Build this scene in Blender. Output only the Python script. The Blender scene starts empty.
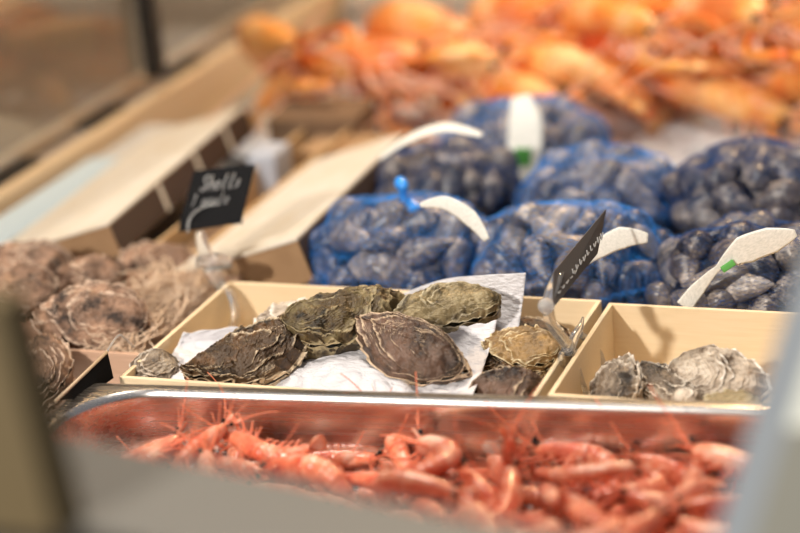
import bpy, bmesh, math, random
import numpy as np
from mathutils import Vector, Matrix, Euler, noise
from mathutils.bvhtree import BVHTree
R = random.Random(11)
COL = bpy.context.scene.collection
PI = math.pi

# ------------------------------------------------------------------ camera
FPX = 2000.0
cx = np.array([5400, -250, -2000.]); cy = np.array([780, 816, 2000.])
cy /= np.linalg.norm(cy); cx -= cx.dot(cy)*cy; cx /= np.linalg.norm(cx)
cz = np.cross(cy, cx)
if cz[1] < 0: cz = -cz
M = np.array([cx, cy, cz])
def ray(px, py): return M @ np.array([(px-400)/FPX, (266.5-py)/FPX, 1.])
CAM = -1.6*ray(400, 398)
def at(px, py, z=0.0):
    r = ray(px, py); return Vector(CAM + (z-CAM[2])/r[2]*r)
def aty(px, py, y):
    r = ray(px, py); return Vector(CAM + (y-CAM[1])/r[1]*r)
def atx(px, py, x):
    r = ray(px, py); return Vector(CAM + (x-CAM[0])/r[0]*r)
def atd(px, py, d): return Vector(CAM + d*ray(px, py))
cam = bpy.data.cameras.new('camera'); co = bpy.data.objects.new('camera', cam); COL.objects.link(co)
right, up, fwd = Vector(M[:, 0]), Vector(M[:, 1]), Vector(M[:, 2])
m3 = Matrix((right, up, -fwd)).transposed()
co.matrix_world = Matrix.Translation(Vector(CAM)) @ m3.to_4x4()
cam.sensor_width = 36; cam.lens = FPX*36/800
cam.dof.use_dof = True; cam.dof.focus_distance = 1.685; cam.dof.aperture_fstop = 2.1
cam.clip_start = .05
bpy.context.scene.camera = co

# ------------------------------------------------------------------ helpers
def tag(o, label=None, cat=None, group=None, kind=None):
    if label: o['label'] = label
    if cat: o['category'] = cat
    if group: o['group'] = group
    if kind: o['kind'] = kind
    return o
def empty(name, loc=(0, 0, 0), rot=(0, 0, 0)):
    o = bpy.data.objects.new(name, None); COL.objects.link(o)
    o.empty_display_size = .01; o.location = loc; o.rotation_euler = rot
    return o
class MB:
    def __init__(s): s.v = []; s.f = []; s.a = []; s.uv = []
    def add(s, v, f, a=None):
        n = len(s.v); s.v += [tuple(p) for p in v]; s.f += [tuple(i+n for i in q) for q in f]
        s.a += list(a) if a is not None else [0.0]*len(v)
        return s
    def grid(s, rows, a=None, closed=False):
        n = len(s.v); nr = len(rows); nc = len(rows[0])
        for r in rows: s.v += [tuple(p) for p in r]
        if a is None: s.a += [0.0]*(nr*nc)
        else:
            for r in a: s.a += list(r)
        for i in range(nr-1):
            for j in range(nc if closed else nc-1):
                k = (j+1) % nc
                s.f.append((n+i*nc+j, n+i*nc+k, n+(i+1)*nc+k, n+(i+1)*nc+j))
        return s
    def box(s, x0, y0, z0, x1, y1, z1, mat=None):
        v = [Vector((x, y, z)) for z in (z0, z1) for y in (y0, y1) for x in (x0, x1)]
        if mat is not None: v = [mat @ p for p in v]
        return s.add(v, [(0, 2, 3, 1), (4, 5, 7, 6), (0, 1, 5, 4), (2, 6, 7, 3), (0, 4, 6, 2), (1, 3, 7, 5)])
    def hexa(s, b, t):  # four bottom, four top points
        return s.add(list(b)+list(t), [(3, 2, 1, 0), (4, 5, 6, 7), (0, 1, 5, 4), (1, 2, 6, 5), (2, 3, 7, 6), (3, 0, 4, 7)])
    def sweep(s, pts, rad, n=8, flat=1.0, up=(0, 0, 1), attr=None, caps=True, sec=None):
        """rad: list; flat: half width across / half height ratio (list or number)"""
        P = [Vector(p) for p in pts]; m = len(P); u = Vector(up)
        rows = []; A = []
        for i in range(m):
            t = (P[min(i+1, m-1)]-P[max(i-1, 0)])
            t = t.normalized() if t.length > 0 else Vector((1, 0, 0))
            b = t.cross(u)
            if b.length < 1e-4: b = t.cross(Vector((0.3, 1, 0.2)))
            b.normalize(); w = b.cross(t).normalized(); u = w
            r = rad[i] if hasattr(rad, '__len__') else rad
            fl = flat[i] if hasattr(flat, '__len__') else flat
            rows.append([P[i]+b*(math.cos(2*PI*k/n)*r*fl)+w*(math.sin(2*PI*k/n)*r) for k in range(n)])
            A.append([attr[i] if attr else 0.0]*n)
        n0 = len(s.v); s.grid(rows, A, closed=True)
        if caps:
            s.f.append(tuple(n0+k for k in range(n))[::-1]); s.f.append(tuple(n0+(m-1)*n+k for k in range(n)))
        return s
    def mesh(s, name, smooth=True, bevel=0):
        me = bpy.data.meshes.new(name); me.from_pydata(s.v, [], s.f)
        at_ = me.attributes.new('grow', 'FLOAT', 'POINT'); at_.data.foreach_set('value', s.a)
        bm = bmesh.new(); bm.from_mesh(me); bmesh.ops.recalc_face_normals(bm, faces=bm.faces)
        if bevel: bmesh.ops.bevel(bm, geom=bm.edges[:], offset=bevel, segments=2, affect='EDGES', profile=.6)
        for f in bm.faces: f.smooth = smooth
        bm.to_mesh(me); bm.free()
        return me
    def build(s, name, m, parent=None, smooth=True, bevel=0):
        me = s.mesh(name, smooth, bevel); me.materials.append(m)
        return link(name, me, parent)
def link(name, me, parent=None):
    o = bpy.data.objects.new(name, me); COL.objects.link(o)
    if parent: o.parent = parent
    return o
def copy_tree(o, parent=None):
    c = o.copy(); COL.objects.link(c); c.parent = parent
    for ch in o.children: copy_tree(ch, c)
    return c
def nz(x, y, z, o=0.0): return noise.noise(Vector((x+o, y-o*.7, z+o*.3)))
def smoothstep(a, b, x):
    t = min(1, max(0, (x-a)/(b-a))); return t*t*(3-2*t)

# ------------------------------------------------------------------ materials
def mat(name, base=(.8, .8, .8), rough=.5, metal=0, spec=.5, coat=0, trans=0, ior=1.45, sss=0, sssr=(1, .4, .2), alpha=1):
    m = bpy.data.materials.new(name); m.use_nodes = True
    p = m.node_tree.nodes['Principled BSDF']
    p.inputs['Base Color'].default_value = (*base, 1); p.inputs['Roughness'].default_value = rough
    p.inputs['Metallic'].default_value = metal; p.inputs['Specular IOR Level'].default_value = spec
    p.inputs['Coat Weight'].default_value = coat; p.inputs['Coat Roughness'].default_value = .15
    p.inputs['Transmission Weight'].default_value = trans; p.inputs['IOR'].default_value = ior
    p.inputs['Subsurface Weight'].default_value = sss
    p.inputs['Subsurface Radius'].default_value = sssr; p.inputs['Subsurface Scale'].default_value = .004
    return m
def N(m, t, **kw):
    n = m.node_tree.nodes.new(t)
    for k, v in kw.items():
        if k.startswith('i_'):
            key = k[2:].replace('_', ' '); n.inputs[key].default_value = v
        else: setattr(n, k, v)
    return n
def L(m, a, b): m.node_tree.links.new(a, b)
def ramp(m, fac, stops):
    r = N(m, 'ShaderNodeValToRGB'); e = r.color_ramp.elements
    while len(e) < len(stops): e.new(.5)
    for i, (p, c) in enumerate(stops): e[i].position = p; e[i].color = (*c, 1)
    L(m, fac, r.inputs['Fac']); return r
def mix(m, fac, a, b, mode='MIX'):
    x = N(m, 'ShaderNodeMix', data_type='RGBA', blend_type=mode)
    for sock, val in ((x.inputs[0], fac), (x.inputs[6], a), (x.inputs[7], b)):
        if isinstance(val, (int, float)): sock.default_value = val
        elif isinstance(val, tuple): sock.default_value = (*val, 1)
        else: L(m, val, sock)
    return x.outputs[2]
def noise_t(m, scale, detail=4, rough=.6, vec=None, dist=0):
    n = N(m, 'ShaderNodeTexNoise'); n.inputs['Scale'].default_value = scale
    n.inputs['Detail'].default_value = detail; n.inputs['Roughness'].default_value = rough
    n.inputs['Distortion'].default_value = dist
    if vec: L(m, vec, n.inputs['Vector'])
    return n.outputs['Fac']
def objvec(m, scale=(1, 1, 1), rnd=True):
    tc = N(m, 'ShaderNodeTexCoord'); mp = N(m, 'ShaderNodeMapping'); mp.inputs['Scale'].default_value = scale
    L(m, tc.outputs['Object'], mp.inputs['Vector'])
    if rnd:
        oi = N(m, 'ShaderNodeObjectInfo'); mu = N(m, 'ShaderNodeMath', operation='MULTIPLY'); mu.inputs[1].default_value = 37.
        L(m, oi.outputs['Random'], mu.inputs[0]); L(m, mu.outputs[0], mp.inputs['Location'])
    return mp.outputs['Vector']
def bump(m, h, strength=.3, dist=.001):
    b = N(m, 'ShaderNodeBump'); b.inputs['Strength'].default_value = strength; b.inputs['Distance'].default_value = dist
    L(m, h, b.inputs['Height']); L(m, b.outputs['Normal'], m.node_tree.nodes['Principled BSDF'].inputs['Normal'])
def base(m, sock): L(m, sock, m.node_tree.nodes['Principled BSDF'].inputs['Base Color'])
def rgh(m, sock): L(m, sock, m.node_tree.nodes['Principled BSDF'].inputs['Roughness'])

def wood(name, c1, c2, sc=(3, 60, 60), rough=.6):
    m = mat(name, c1, rough); v = objvec(m, sc, False)
    n = noise_t(m, 6, 5, .6, v); r = ramp(m, n, [(.3, c1), (.7, c2)]); base(m, r.outputs[0]); bump(m, n, .15, .0005); return m
M_crate = wood('crate_wood', (.86, .70, .48), (.80, .63, .40))
M_crate_pink = wood('crate_wood_pink', (.62, .40, .28), (.50, .31, .21))
M_kraft = wood('kraft_card', (.36, .225, .12), (.29, .175, .09), (8, 8, 8), .75)
M_kraft2 = wood('kraft_dark', (.17, .10, .055), (.13, .075, .04), (8, 8, 8), .75)
M_tan = wood('tan_board', (.60, .41, .22), (.50, .33, .17), (5, 5, 30), .65)
M_lid = wood('white_lid', (.66, .63, .57), (.60, .53, .42), (5, 3, 5), .55)
M_dkprint = mat('dark_brown_print', (.045, .028, .022), .5)
M_whiteprint = mat('white_print', (.7, .66, .58), .6)
M_steel = mat('brushed_steel', (.66, .64, .62), .2, 1)
v = objvec(M_steel, (1, 30, 60), False); rr = ramp(M_steel, noise_t(M_steel, 8, 4, .6, v), [(.3, (.20,)*3), (.7, (.32,)*3)]); rgh(M_steel, rr.outputs[0])

M_bed = mat('steel_bed', (.42, .43, .44), .45, .9)
M_black = mat('slate_black', (.006, .006, .007), .5, spec=.15); bump(M_black, noise_t(M_black, 300), .1, .0003)
M_blackmatt = mat('matt_black', (.006, .006, .007), .9, spec=.1)
M_packet = mat('bluish_packet', (.42, .45, .52), .4)
M_foam = mat('pale_foam', (.45, .44, .42), .6)
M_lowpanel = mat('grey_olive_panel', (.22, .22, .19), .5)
M_slate = mat('slate_sheen_grey', (.085, .075, .070), .28); bump(M_slate, noise_t(M_slate, 300), .2, .0003)  # black card's glossy sheen painted in as a lighter grey base colour
M_chalk = mat('chalk', (.33, .33, .33), .9)
M_cardedge = mat('card_edge', (.55, .42, .28), .7)
M_clear = mat('clear_plastic', (.95, .95, .95), .10, trans=.92, ior=1.45)
M_milky = mat('milky_plastic', (.85, .85, .84), .2, trans=.75, ior=1.4)
M_paper = mat('greaseproof_paper', (.68, .67, .70), .6, sss=.0)
bump(M_paper, noise_t(M_paper, 16, 4, .5), .6, .006)
p = M_paper.node_tree.nodes['Principled BSDF']
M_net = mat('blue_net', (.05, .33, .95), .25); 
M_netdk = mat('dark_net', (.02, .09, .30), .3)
M_label = mat('white_label', (.80, .80, .76), .45); base(M_label, ramp(M_label, noise_t(M_label, 25, 3), [(.35, (.86, .85, .80)), (.75, (.62, .63, .58))]).outputs[0])
M_green = mat('green_print', (.10, .38, .08), .5)
M_greyprint = mat('grey_print', (.25, .26, .26), .5)
M_ice = mat('crushed_ice', (.86, .88, .90), .25, spec=.6); bump(M_ice, noise_t(M_ice, 90, 5, .7), .8, .004)
M_eye = mat('eye_black', (.006, .005, .005), .1)
M_olive = mat('olive_board', (.13, .095, .042), .6)
M_greyledge = mat('grey_ledge', (.16, .155, .14), .5)
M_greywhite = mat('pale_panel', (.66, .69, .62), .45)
M_bluegrey = mat('bluegrey_edge', (.25, .28, .31), .45)
M_rail = mat('tan_rail', (.62, .47, .30), .4)
M_railgrey = mat('rail_grey', (.42, .38, .34), .4, .3)
M_post = mat('black_post', (.02, .018, .016), .5)
M_glass = mat('pane_glass', (1, 1, 1), .02, trans=1, ior=1.5)
M_cream = mat('cream_ledge', (.85, .78, .64), .4)
M_far = mat('far_wall', (.16, .125, .08), .8)
M_farfloor = mat('far_floor', (.15, .12, .085), .6)
M_blueplastic = mat('pale_blue_film', (.50, .62, .70), .25)
M_rust = mat('rust_panel', (.30, .10, .03), .7)

def shell_mat(name, dark, mid, pale, patch, rough=.38, pale_amt=1.0):
    m = mat(name, mid, rough, spec=.5)
    a = N(m, 'ShaderNodeAttribute', attribute_name='grow'); v = objvec(m)
    n1 = noise_t(m, 45, 5, .65, v); n2 = noise_t(m, 260, 4, .6, v); n3 = noise_t(m, 22, 3, .5, v, 1.0)
    c = ramp(m, n1, [(.40, dark), (.50, mid), (.62, patch)]).outputs[0]
    c2 = mix(m, ramp(m, n3, [(.45, (0, 0, 0)), (.65, (1, 1, 1))]).outputs[0], c, mid)
    # pale thin crest on each growth ridge, broken up by noise
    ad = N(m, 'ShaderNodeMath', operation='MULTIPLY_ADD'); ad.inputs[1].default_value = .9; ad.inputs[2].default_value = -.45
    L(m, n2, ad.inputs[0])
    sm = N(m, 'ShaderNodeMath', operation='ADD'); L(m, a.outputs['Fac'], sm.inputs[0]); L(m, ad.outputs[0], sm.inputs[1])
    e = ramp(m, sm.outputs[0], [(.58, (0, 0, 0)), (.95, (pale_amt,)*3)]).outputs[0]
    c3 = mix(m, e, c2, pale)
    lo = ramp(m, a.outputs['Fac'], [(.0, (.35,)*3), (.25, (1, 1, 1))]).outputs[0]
    base(m, c3)
    rgh(m, ramp(m, n2, [(.3, (rough-.12,)*3), (.7, (rough+.2,)*3)]).outputs[0])
    bump(m, n2, .8, .0016)
    return m
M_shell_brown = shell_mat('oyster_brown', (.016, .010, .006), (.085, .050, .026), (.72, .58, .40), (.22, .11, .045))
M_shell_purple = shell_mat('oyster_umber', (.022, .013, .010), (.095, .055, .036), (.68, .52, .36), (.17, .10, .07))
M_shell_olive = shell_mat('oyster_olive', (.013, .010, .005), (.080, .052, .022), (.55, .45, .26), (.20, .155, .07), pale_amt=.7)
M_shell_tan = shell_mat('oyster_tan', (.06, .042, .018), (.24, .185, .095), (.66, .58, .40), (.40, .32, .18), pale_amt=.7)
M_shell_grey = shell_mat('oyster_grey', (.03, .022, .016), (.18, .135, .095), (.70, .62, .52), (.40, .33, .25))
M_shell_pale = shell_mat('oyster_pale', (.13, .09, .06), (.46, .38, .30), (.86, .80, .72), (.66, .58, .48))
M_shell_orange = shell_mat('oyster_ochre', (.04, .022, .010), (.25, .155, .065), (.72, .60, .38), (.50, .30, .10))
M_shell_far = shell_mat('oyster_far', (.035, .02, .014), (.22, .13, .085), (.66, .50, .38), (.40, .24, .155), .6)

def shrimp_mat(name, c_main, c_deep, c_pale, sc, band):
    m = mat(name, c_main, .3, coat=.35, sss=.25)
    a = N(m, 'ShaderNodeAttribute', attribute_name='grow'); v = objvec(m)
    n = noise_t(m, sc, 5, .65, v); n2 = noise_t(m, sc*7, 3, .7, v); oi = N(m, 'ShaderNodeObjectInfo')
    c = ramp(m, n, [(.40, c_deep), (.50, c_main), (.60, c_pale)]).outputs[0]
    c = mix(m, .35, c, ramp(m, oi.outputs['Random'], [(.0, c_deep), (.5, c_main), (1., c_pale)]).outputs[0])
    c = mix(m, ramp(m, a.outputs['Fac'], [(.55, (0, 0, 0)), (1., (band,)*3)]).outputs[0], c, c_deep if band < .6 else c_pale)
    c = mix(m, ramp(m, n2, [(.54, (0, 0, 0)), (.64, (.6,)*3)]).outputs[0], c, c_deep)
    base(m, c); bump(m, n2, .15, .0004)
    return m
M_shrimp = shrimp_mat('shrimp_shell', (.82, .28, .15), (.60, .10, .05), (.90, .56, .42), 5, .5)
M_shrimp_leg = mat('shrimp_leg', (.82, .22, .12), .35, sss=.3)
M_lang = shrimp_mat('langoustine_shell', (.86, .36, .07), (.66, .10, .02), (.92, .58, .27), 2.6, .75)
M_lang_leg = mat('langoustine_leg', (.85, .48, .34), .35, sss=.2)

def mussel_mat():
    m = mat('mussel_shell', (.03, .035, .06), .35, spec=.6)
    a = N(m, 'ShaderNodeAttribute', attribute_name='grow'); v = objvec(m); oi = N(m, 'ShaderNodeObjectInfo')
    n = noise_t(m, 3.2, 5, .7, v); n2 = noise_t(m, 14, 3, .6, v)
    c = ramp(m, n, [(.36, (.008, .010, .022)), (.47, (.03, .038, .07)), (.54, (.16, .13, .12)), (.64, (.62, .54, .48))]).outputs[0]
    w = ramp(m, oi.outputs['Random'], [(.0, (.015, .016, .028)), (.35, (.05, .065, .11)), (.55, (.20, .15, .11)), (.75, (.55, .50, .46)), (1., (.09, .06, .035))]).outputs[0]
    c = mix(m, .38, c, w)
    c = mix(m, ramp(m, a.outputs['Fac'], [(.4, (0, 0, 0)), (1, (.45,)*3)]).outputs[0], c, (.45, .42, .40))
    base(m, c); bump(m, n2, .3, .0006); return m
M_mussel = mussel_mat()

# ------------------------------------------------------------------ oysters
def oyster_valve(seed, Ln, W, T, upper=True, rings=11, frill=.002, nt=150, nth=240, bend=.1, amp=.0016, ribs=7, taper=.85, blunt=.62):
    sgn = 1 if upper else -1
    def half(s): s = min(1, max(0, s)); return W/2*max(1e-4, math.sin(PI*s**taper))**blunt
    def mid(s): return bend*Ln*(s-.35)**2*2
    rows = []; A = []
    G = Vector((-Ln*.5*.9, mid(.05), 0))
    out = []
    for j in range(nth):
        th = 2*PI*j/nth; s = (1-math.cos(th))/2; y = half(s)*(1 if th < PI else -1)
        lob = 1+.07*nz(math.cos(th)*1.6, math.sin(th)*1.6, 0, seed)+.05*nz(math.cos(th)*5, math.sin(th)*5, 2, seed)
        if not upper: lob *= .975
        out.append(Vector((-Ln/2+Ln*s*(.97+.03*lob), (y+mid(s))*lob, 0)))
    for i in range(nt):
        t = .02+.98*(i/(nt-1))**.85
        row = []; ar = []
        for j in range(nth):
            th = 2*PI*j/nth
            p = G+(out[j]-G)*t
            s = (p.x+Ln/2)/Ln; w = half(s)*1.03; q = min(1, abs(p.y-mid(s))/max(w, 1e-4))
            dirv = (out[j]-G); dl = dirv.length; dirv = dirv/dl if dl > 1e-6 else Vector((0, 0, 0))
            edge = 1-smoothstep(.80, 1., t)
            lipfall = 1-smoothstep(.72, 1.02, s)*.75
            e = (max(0, 1-q*q))**.62*(.35+.65*min(1, s/.22+.25))*lipfall
            if not upper: e = (max(0, 1-q*q))**.5*(.55+.45*min(1, s/.2+.2))*lipfall
            z = T*e*(1-smoothstep(.9, 1., t)*.9)+T*.16*nz(p.x*28, p.y*28, 1, seed)*edge
            ph = t*rings+2.3*nz(p.x*24, p.y*24, 5, seed)+.8*nz(p.x*75, p.y*75, 7, seed)+.35*nz(p.x*210, p.y*210, 8, seed)
            f = ph-math.floor(ph); lay = math.floor(ph)
            prof = f**2.2*(1-smoothstep(.93, 1., f)*.6)
            loc = .25+.75*smoothstep(.1, .8, t)
            loc *= max(0, .25+1.5*nz(p.x*30+lay*3.1, p.y*30, 11+lay, seed))*1.1+.22
            loc = min(loc, 1.5)
            z += amp*prof*loc*1.3
            z += amp*1.2*nz(p.x*110, p.y*110, 3, seed)*edge + amp*.5*nz(p.x*320, p.y*320, 3, seed)*edge+T*.20*nz(p.x*55, p.y*55, 6, seed)*edge
            ph2 = t*rings*3.3+2.5*nz(p.x*40, p.y*40, 15, seed); f2 = ph2-math.floor(ph2); z += amp*.45*f2**1.5*edge
            f = max(f*min(1, loc+.25), .80*f2*(.5+nz(p.x*60, p.y*60, 4, seed)))
            z += .0011*math.sin(th*ribs*2+3*nz(p.x*30, p.y*30, 9, seed))*t*t
            fr = smoothstep(.84, 1, t)
            rip = math.sin(th*ribs*3.1+4*nz(math.cos(th)*3, math.sin(th)*3, 4, seed))
            z += frill*rip*fr
            p2 = p+dirv*(amp*1.1*prof*loc*t)+dirv*(frill*.7*rip*fr)
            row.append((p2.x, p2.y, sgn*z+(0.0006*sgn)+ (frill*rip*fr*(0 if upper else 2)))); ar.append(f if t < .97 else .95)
        rows.append(row); A.append(ar)
    mb = MB(); mb.grid(rows, A, closed=True)
    mb.f.append(tuple(range(nth)))
    return mb.mesh('upper_shell' if upper else 'lower_shell')
def orient(hinge, lip, normal):
    x = (lip-hinge).normalized(); n = Vector(normal); n = (n-x*n.dot(x)).normalized(); y = n.cross(x)
    return Matrix((x, y, n)).transposed()
def oyster(seed, hinge, lip, normal, W, T, m, label, group='oysters in the market crates', TL=None, **kw):
    Ln = (lip-hinge).length
    t = empty('oyster'); t.matrix_world = Matrix.Translation((hinge+lip)/2) @ orient(hinge, lip, normal).to_4x4()
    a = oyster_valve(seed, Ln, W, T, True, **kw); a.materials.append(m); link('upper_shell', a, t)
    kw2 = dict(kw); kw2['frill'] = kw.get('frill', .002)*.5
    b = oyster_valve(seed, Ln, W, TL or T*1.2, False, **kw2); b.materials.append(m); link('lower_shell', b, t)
    tag(t, label, 'oyster', group)
    return t

oyster(3, at(186, 377, -.002), at(314, 343, .010), (-.05, -.62, 1), .062, .019, M_shell_brown,
       'brown frilly oyster with pale scalloped lip at left front on white paper', frill=.0055, rings=16, amp=.0034, ribs=4.4, TL=.016, taper=1.45, blunt=.70)
oyster(8, at(465, 372, .004), at(346, 325, .022), (-.1, -.75, 1), .056, .017, M_shell_purple,
       'umber oyster with wavy pale growth lines, alone on middle of the white paper', frill=.0014, rings=18, amp=.0020, bend=-.06, taper=.90, blunt=.82)
oyster(14, at(283, 333, .020), at(410, 306, .024), (.1, -.35, 1), .060, .019, M_shell_olive,
       'long olive oyster lying behind the frilly brown one', frill=.002, rings=8, amp=.0022, TL=.028)
oyster(21, at(500, 302, .020), at(386, 314, .022), (0, -.35, 1), .048, .015, M_shell_tan,
       'pale tan oyster lying against the back sheet of paper', frill=.0014, rings=8, amp=.0018, TL=.018)
oyster(27, at(330, 322, .008), at(258, 318, .006), (0, -.3, 1), .045, .012, M_shell_pale,
       'small pale oyster half hidden at back left of the paper crate', frill=.001, rings=7, nt=60, nth=120)
oyster(31, at(175, 362, -.010), at(126, 382, -.012), (.1, -.6, 1), .040, .012, M_shell_grey,
       'brown speckled oyster beside the left corner of the paper', nt=70, nth=120, rings=8)
oyster(36, at(560, 352, -.004), at(484, 340, .004), (.1, -.35, 1), .046, .008, M_shell_orange,
       'flat ochre oyster on top of the trio right of the paper', frill=.0018, rings=7, nt=80, nth=140)
oyster(41, at(478, 360, -.012), at(552, 364, -.014), (-.1, -.9, 1), .042, .012, M_shell_brown,
       'middle oyster of the trio right of the paper', frill=.002, rings=8, nt=80, nth=140)
oyster(44, at(470, 398, -.014), at(547, 388, -.012), (.15, -.55, 1), .044, .014, M_shell_purple,
       'rounded brown oyster at the bottom of the trio right of the paper', frill=.0016, rings=8, nt=90, nth=160, amp=.002)
oyster(47, at(560, 352, -.022), at(548, 392, -.030), (-.5, -.6, .6), .050, .010, M_shell_orange,
       'ochre oyster standing between the trio and the dark crate gap', frill=.001, rings=6, nt=60, nth=110)
oyster(52, at(603, 415, -.040), at(634, 358, -.005), (-.55, -.7, .5), .050, .012, M_shell_grey,
       'upright pointed grey oyster in the right hand crate', frill=.003, rings=8, nt=90, nth=160, amp=.0026)
oyster(57, at(640, 372, -.022), at(706, 412, -.034), (.25, -.55, 1), .040, .010, M_shell_grey,
       'striped oyster sloping down behind the tray rim in the right hand crate', frill=.002, rings=9, nt=80, nth=140, amp=.002)
oyster(63, at(672, 372, -.018), at(768, 398, -.026), (.10, -1.1, .8), .062, .012, M_shell_pale,
       'whitish wavy oyster leaning up at right of the right hand crate', frill=.003, rings=8, amp=.0028, ribs=4)
oyster(66, at(672, 400, -.022), at(702, 405, -.026), (0, -.5, 1), .022, .010, M_shell_pale,
       'tiny pale oyster wedged between the two big ones in the right hand crate', nt=50, nth=90, rings=5, frill=.001)
oyster(69, at(765, 410, -.024), at(692, 410, -.024), (0, -.5, 1), .036, .009, M_shell_tan,
       'narrow tan oyster low in front of the whitish one', nt=60, nth=120, rings=8)
oyster(72, at(500, 330, -.02), at(570, 345, -.022), (0, -.4, 1), .04, .010, M_shell_brown,
       'dark oyster under the back sheet of paper near the clip', nt=50, nth=100, rings=7)

# ------------------------------------------------------------------ counter setting
def struct(name, mb, m, **kw):
    o = mb.build(name, m, smooth=False, **kw); o['kind'] = 'structure'; return o
BZ = -.078
struct('floor', MB().box(-4, -3, -.95, 4, 5, -.93), M_farfloor)
t = empty('counter_bed'); tag(t, 'grey steel counter bed under all the crates and trays', 'counter')
MB().box(-.72, .03, BZ-.03, .75, 1.50, BZ).build('rear_shelf', M_bed, t, False)
MB().box(-.72, -.43, -.14, .75, .03, -.112).build('front_well', M_bed, t, False)
MB().box(-.72, -.43, -.93, .75, 1.50, -.14).build('cabinet_body', M_bed, t, False)
MB().box(-.72, .012, -.112, .75, .03, BZ-.0).build('step', M_bed, t, False)
# ice
rows = []
for i in range(120):
    y = .245+i*(1.42-.245)/119
    rows.append([(x, y, BZ+.012+.010*nz(x*22, y*22, 0)+.007*nz(x*70, y*70, 2)+.004*nz(x*190, y*190, 4)) for x in [-.25+k*.75/90 for k in range(91)]])
tag(MB().grid(rows).build('crushed_ice', M_ice, smooth=False), 'white crushed ice bed under the mussel bags and langoustines', 'ice', kind='stuff')
rows = []
for i in range(70):
    y = .80+i*(1.42-.80)/69
    rows.append([(x, y, BZ+.012+.010*nz(x*22, y*22, 0)) for x in [-.60+k*.35/40 for k in range(41)]])
tag(MB().grid(rows).build('crushed_ice', M_ice, smooth=False), 'strip of crushed ice at back left beside the guard rail', 'ice', kind='stuff')

# steel tray
def rrect(x0, y0, x1, y1, r, z, n=10):
    pts = []
    for (ccx, ccy, a0) in ((x1-r, y1-r, 0), (x0+r, y1-r, PI/2), (x0+r, y0+r, PI), (x1-r, y0+r, 3*PI/2)):
        for k in range(n+1):
            a = a0+PI/2*k/n; pts.append((ccx+r*math.cos(a), ccy+r*math.sin(a), z))
    return pts
RZ = .008
tl = at(80, 381.5, RZ); trr = at(755, 401.5, RZ); ang = math.atan2(trr.y-tl.y, trr.x-tl.x)
TW = .66; TD = .40
loops = [rrect(-.001, -TD-.001, TW+.001, .001, .021, -.005), rrect(0, -TD, TW, 0, .02, -.002), rrect(.002, -TD+.002, TW-.002, -.002, .02, .0000), rrect(.007, -TD+.007, TW-.007, -.007, .03, .0014),
         rrect(.013, -TD+.013, TW-.013, -.013, .062, .0008), rrect(.0155, -TD+.0155, TW-.0155, -.0155, .062, -.002),
         rrect(.0162, -TD+.0162, TW-.0162, -.0162, .062, -.005), rrect(.0164, -TD+.0164, TW-.0164, -.0164, .062, -.009), rrect(.0168, -TD+.0168, TW-.0168, -.0168, .062, -.030), rrect(.0172, -TD+.0172, TW-.0172, -.0172, .062, -.052), rrect(.0175, -TD+.0175, TW-.0175, -.0175, .060, -.060), rrect(.026, -TD+.026, TW-.026, -.026, .056, -.074),
         rrect(.040, -TD+.040, TW-.040, -.040, .045, -.079)]
# subdivide wall loops for reflections
tr = empty('steel_tray', (tl.x, tl.y, RZ), (0, 0, ang)); tag(tr, 'stainless steel tray full of cooked pink shrimp', 'tray')
mb = MB(); mb.grid(loops[4:], closed=True)
mb.f.append(tuple(len(mb.v)-44+k for k in range(44)))
mb.build('basin', M_steel, tr)
MB().grid(loops[:5], closed=True).build('rim', M_steel, tr)

# crates
def crate(x0, y0, x1, y1, z0, z1, m, label, th=.004, name='wooden_crate'):
    t = empty(name, ((x0+x1)/2, (y0+y1)/2, z0)); tag(t, label, 'crate')
    cxx, cyy = (x0+x1)/2, (y0+y1)/2
    def w(nm, *b):
        MB().box(b[0]-cxx, b[1]-cyy, b[2]-z0, b[3]-cxx, b[4]-cyy, b[5]-z0).build(nm, m, t, False, bevel=.0007)
    w('end_panel', x0, y0, z0+.003, x1, y0+th, z1)
    w('end_panel', x0, y1-th, z0+.003, x1, y1, z1)
    w('side_panel', x0, y0+th, z0+.003, x0+th, y1-th, z1)
    w('side_panel', x1-th, y0+th, z0+.003, x1, y1-th, z1)
    w('bottom', x0, y0, z0, x1, y1, z0+.003)
    return t
crate(-.253, .000, .108, .224, BZ, .001, M_crate, 'cream wooden crate with white paper and oysters, behind the tray')
crate(.116, .023, .50, .219, BZ, .001, M_crate, 'cream wooden crate with few oysters at right, behind the tray')
LC = crate(-.62, .075, -.262, .27, BZ, -.012, M_crate_pink, 'pinkish wooden crate of shaggy oysters at the left')

# ------------------------------------------------------------------ paper
def catmull(p, n):
    out = []
    m = len(p)
    for i in range(m-1):
        a, b, c, d = p[max(i-1, 0)], p[i], p[i+1], p[min(i+2, m-1)]
        for k in range(n):
            t = k/n
            out.append(.5*((2*b)+(c-a)*t+(2*a-5*b+4*c-d)*t*t+(3*b-a-3*c+d)*t**3))
    out.append(p[-1]); return out
def paper(ctrl, seed, label, amp=.002, n=16):
    rows = [catmull([Vector(q) for q in r], n) for r in ctrl]
    cols = [catmull([rows[i][j] for i in range(len(rows))], n) for j in range(len(rows[0]))]
    for c in cols:
        for p in c:
            # angular creases: folded noise
            a = abs(nz(p.x*28, p.y*28, p.z*28, seed)); b = abs(nz(p.x*60, p.y*60, p.z*60, seed+5))
            p += Vector((.2, -.5, .8))*(amp*(2.2*a+1.0*b-.9))
    o = MB().grid(cols).build('greaseproof_paper', M_paper)
    md = o.modifiers.new('s', 'SOLIDIFY'); md.thickness = .00025
    tag(o, label, 'paper'); return o
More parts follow.
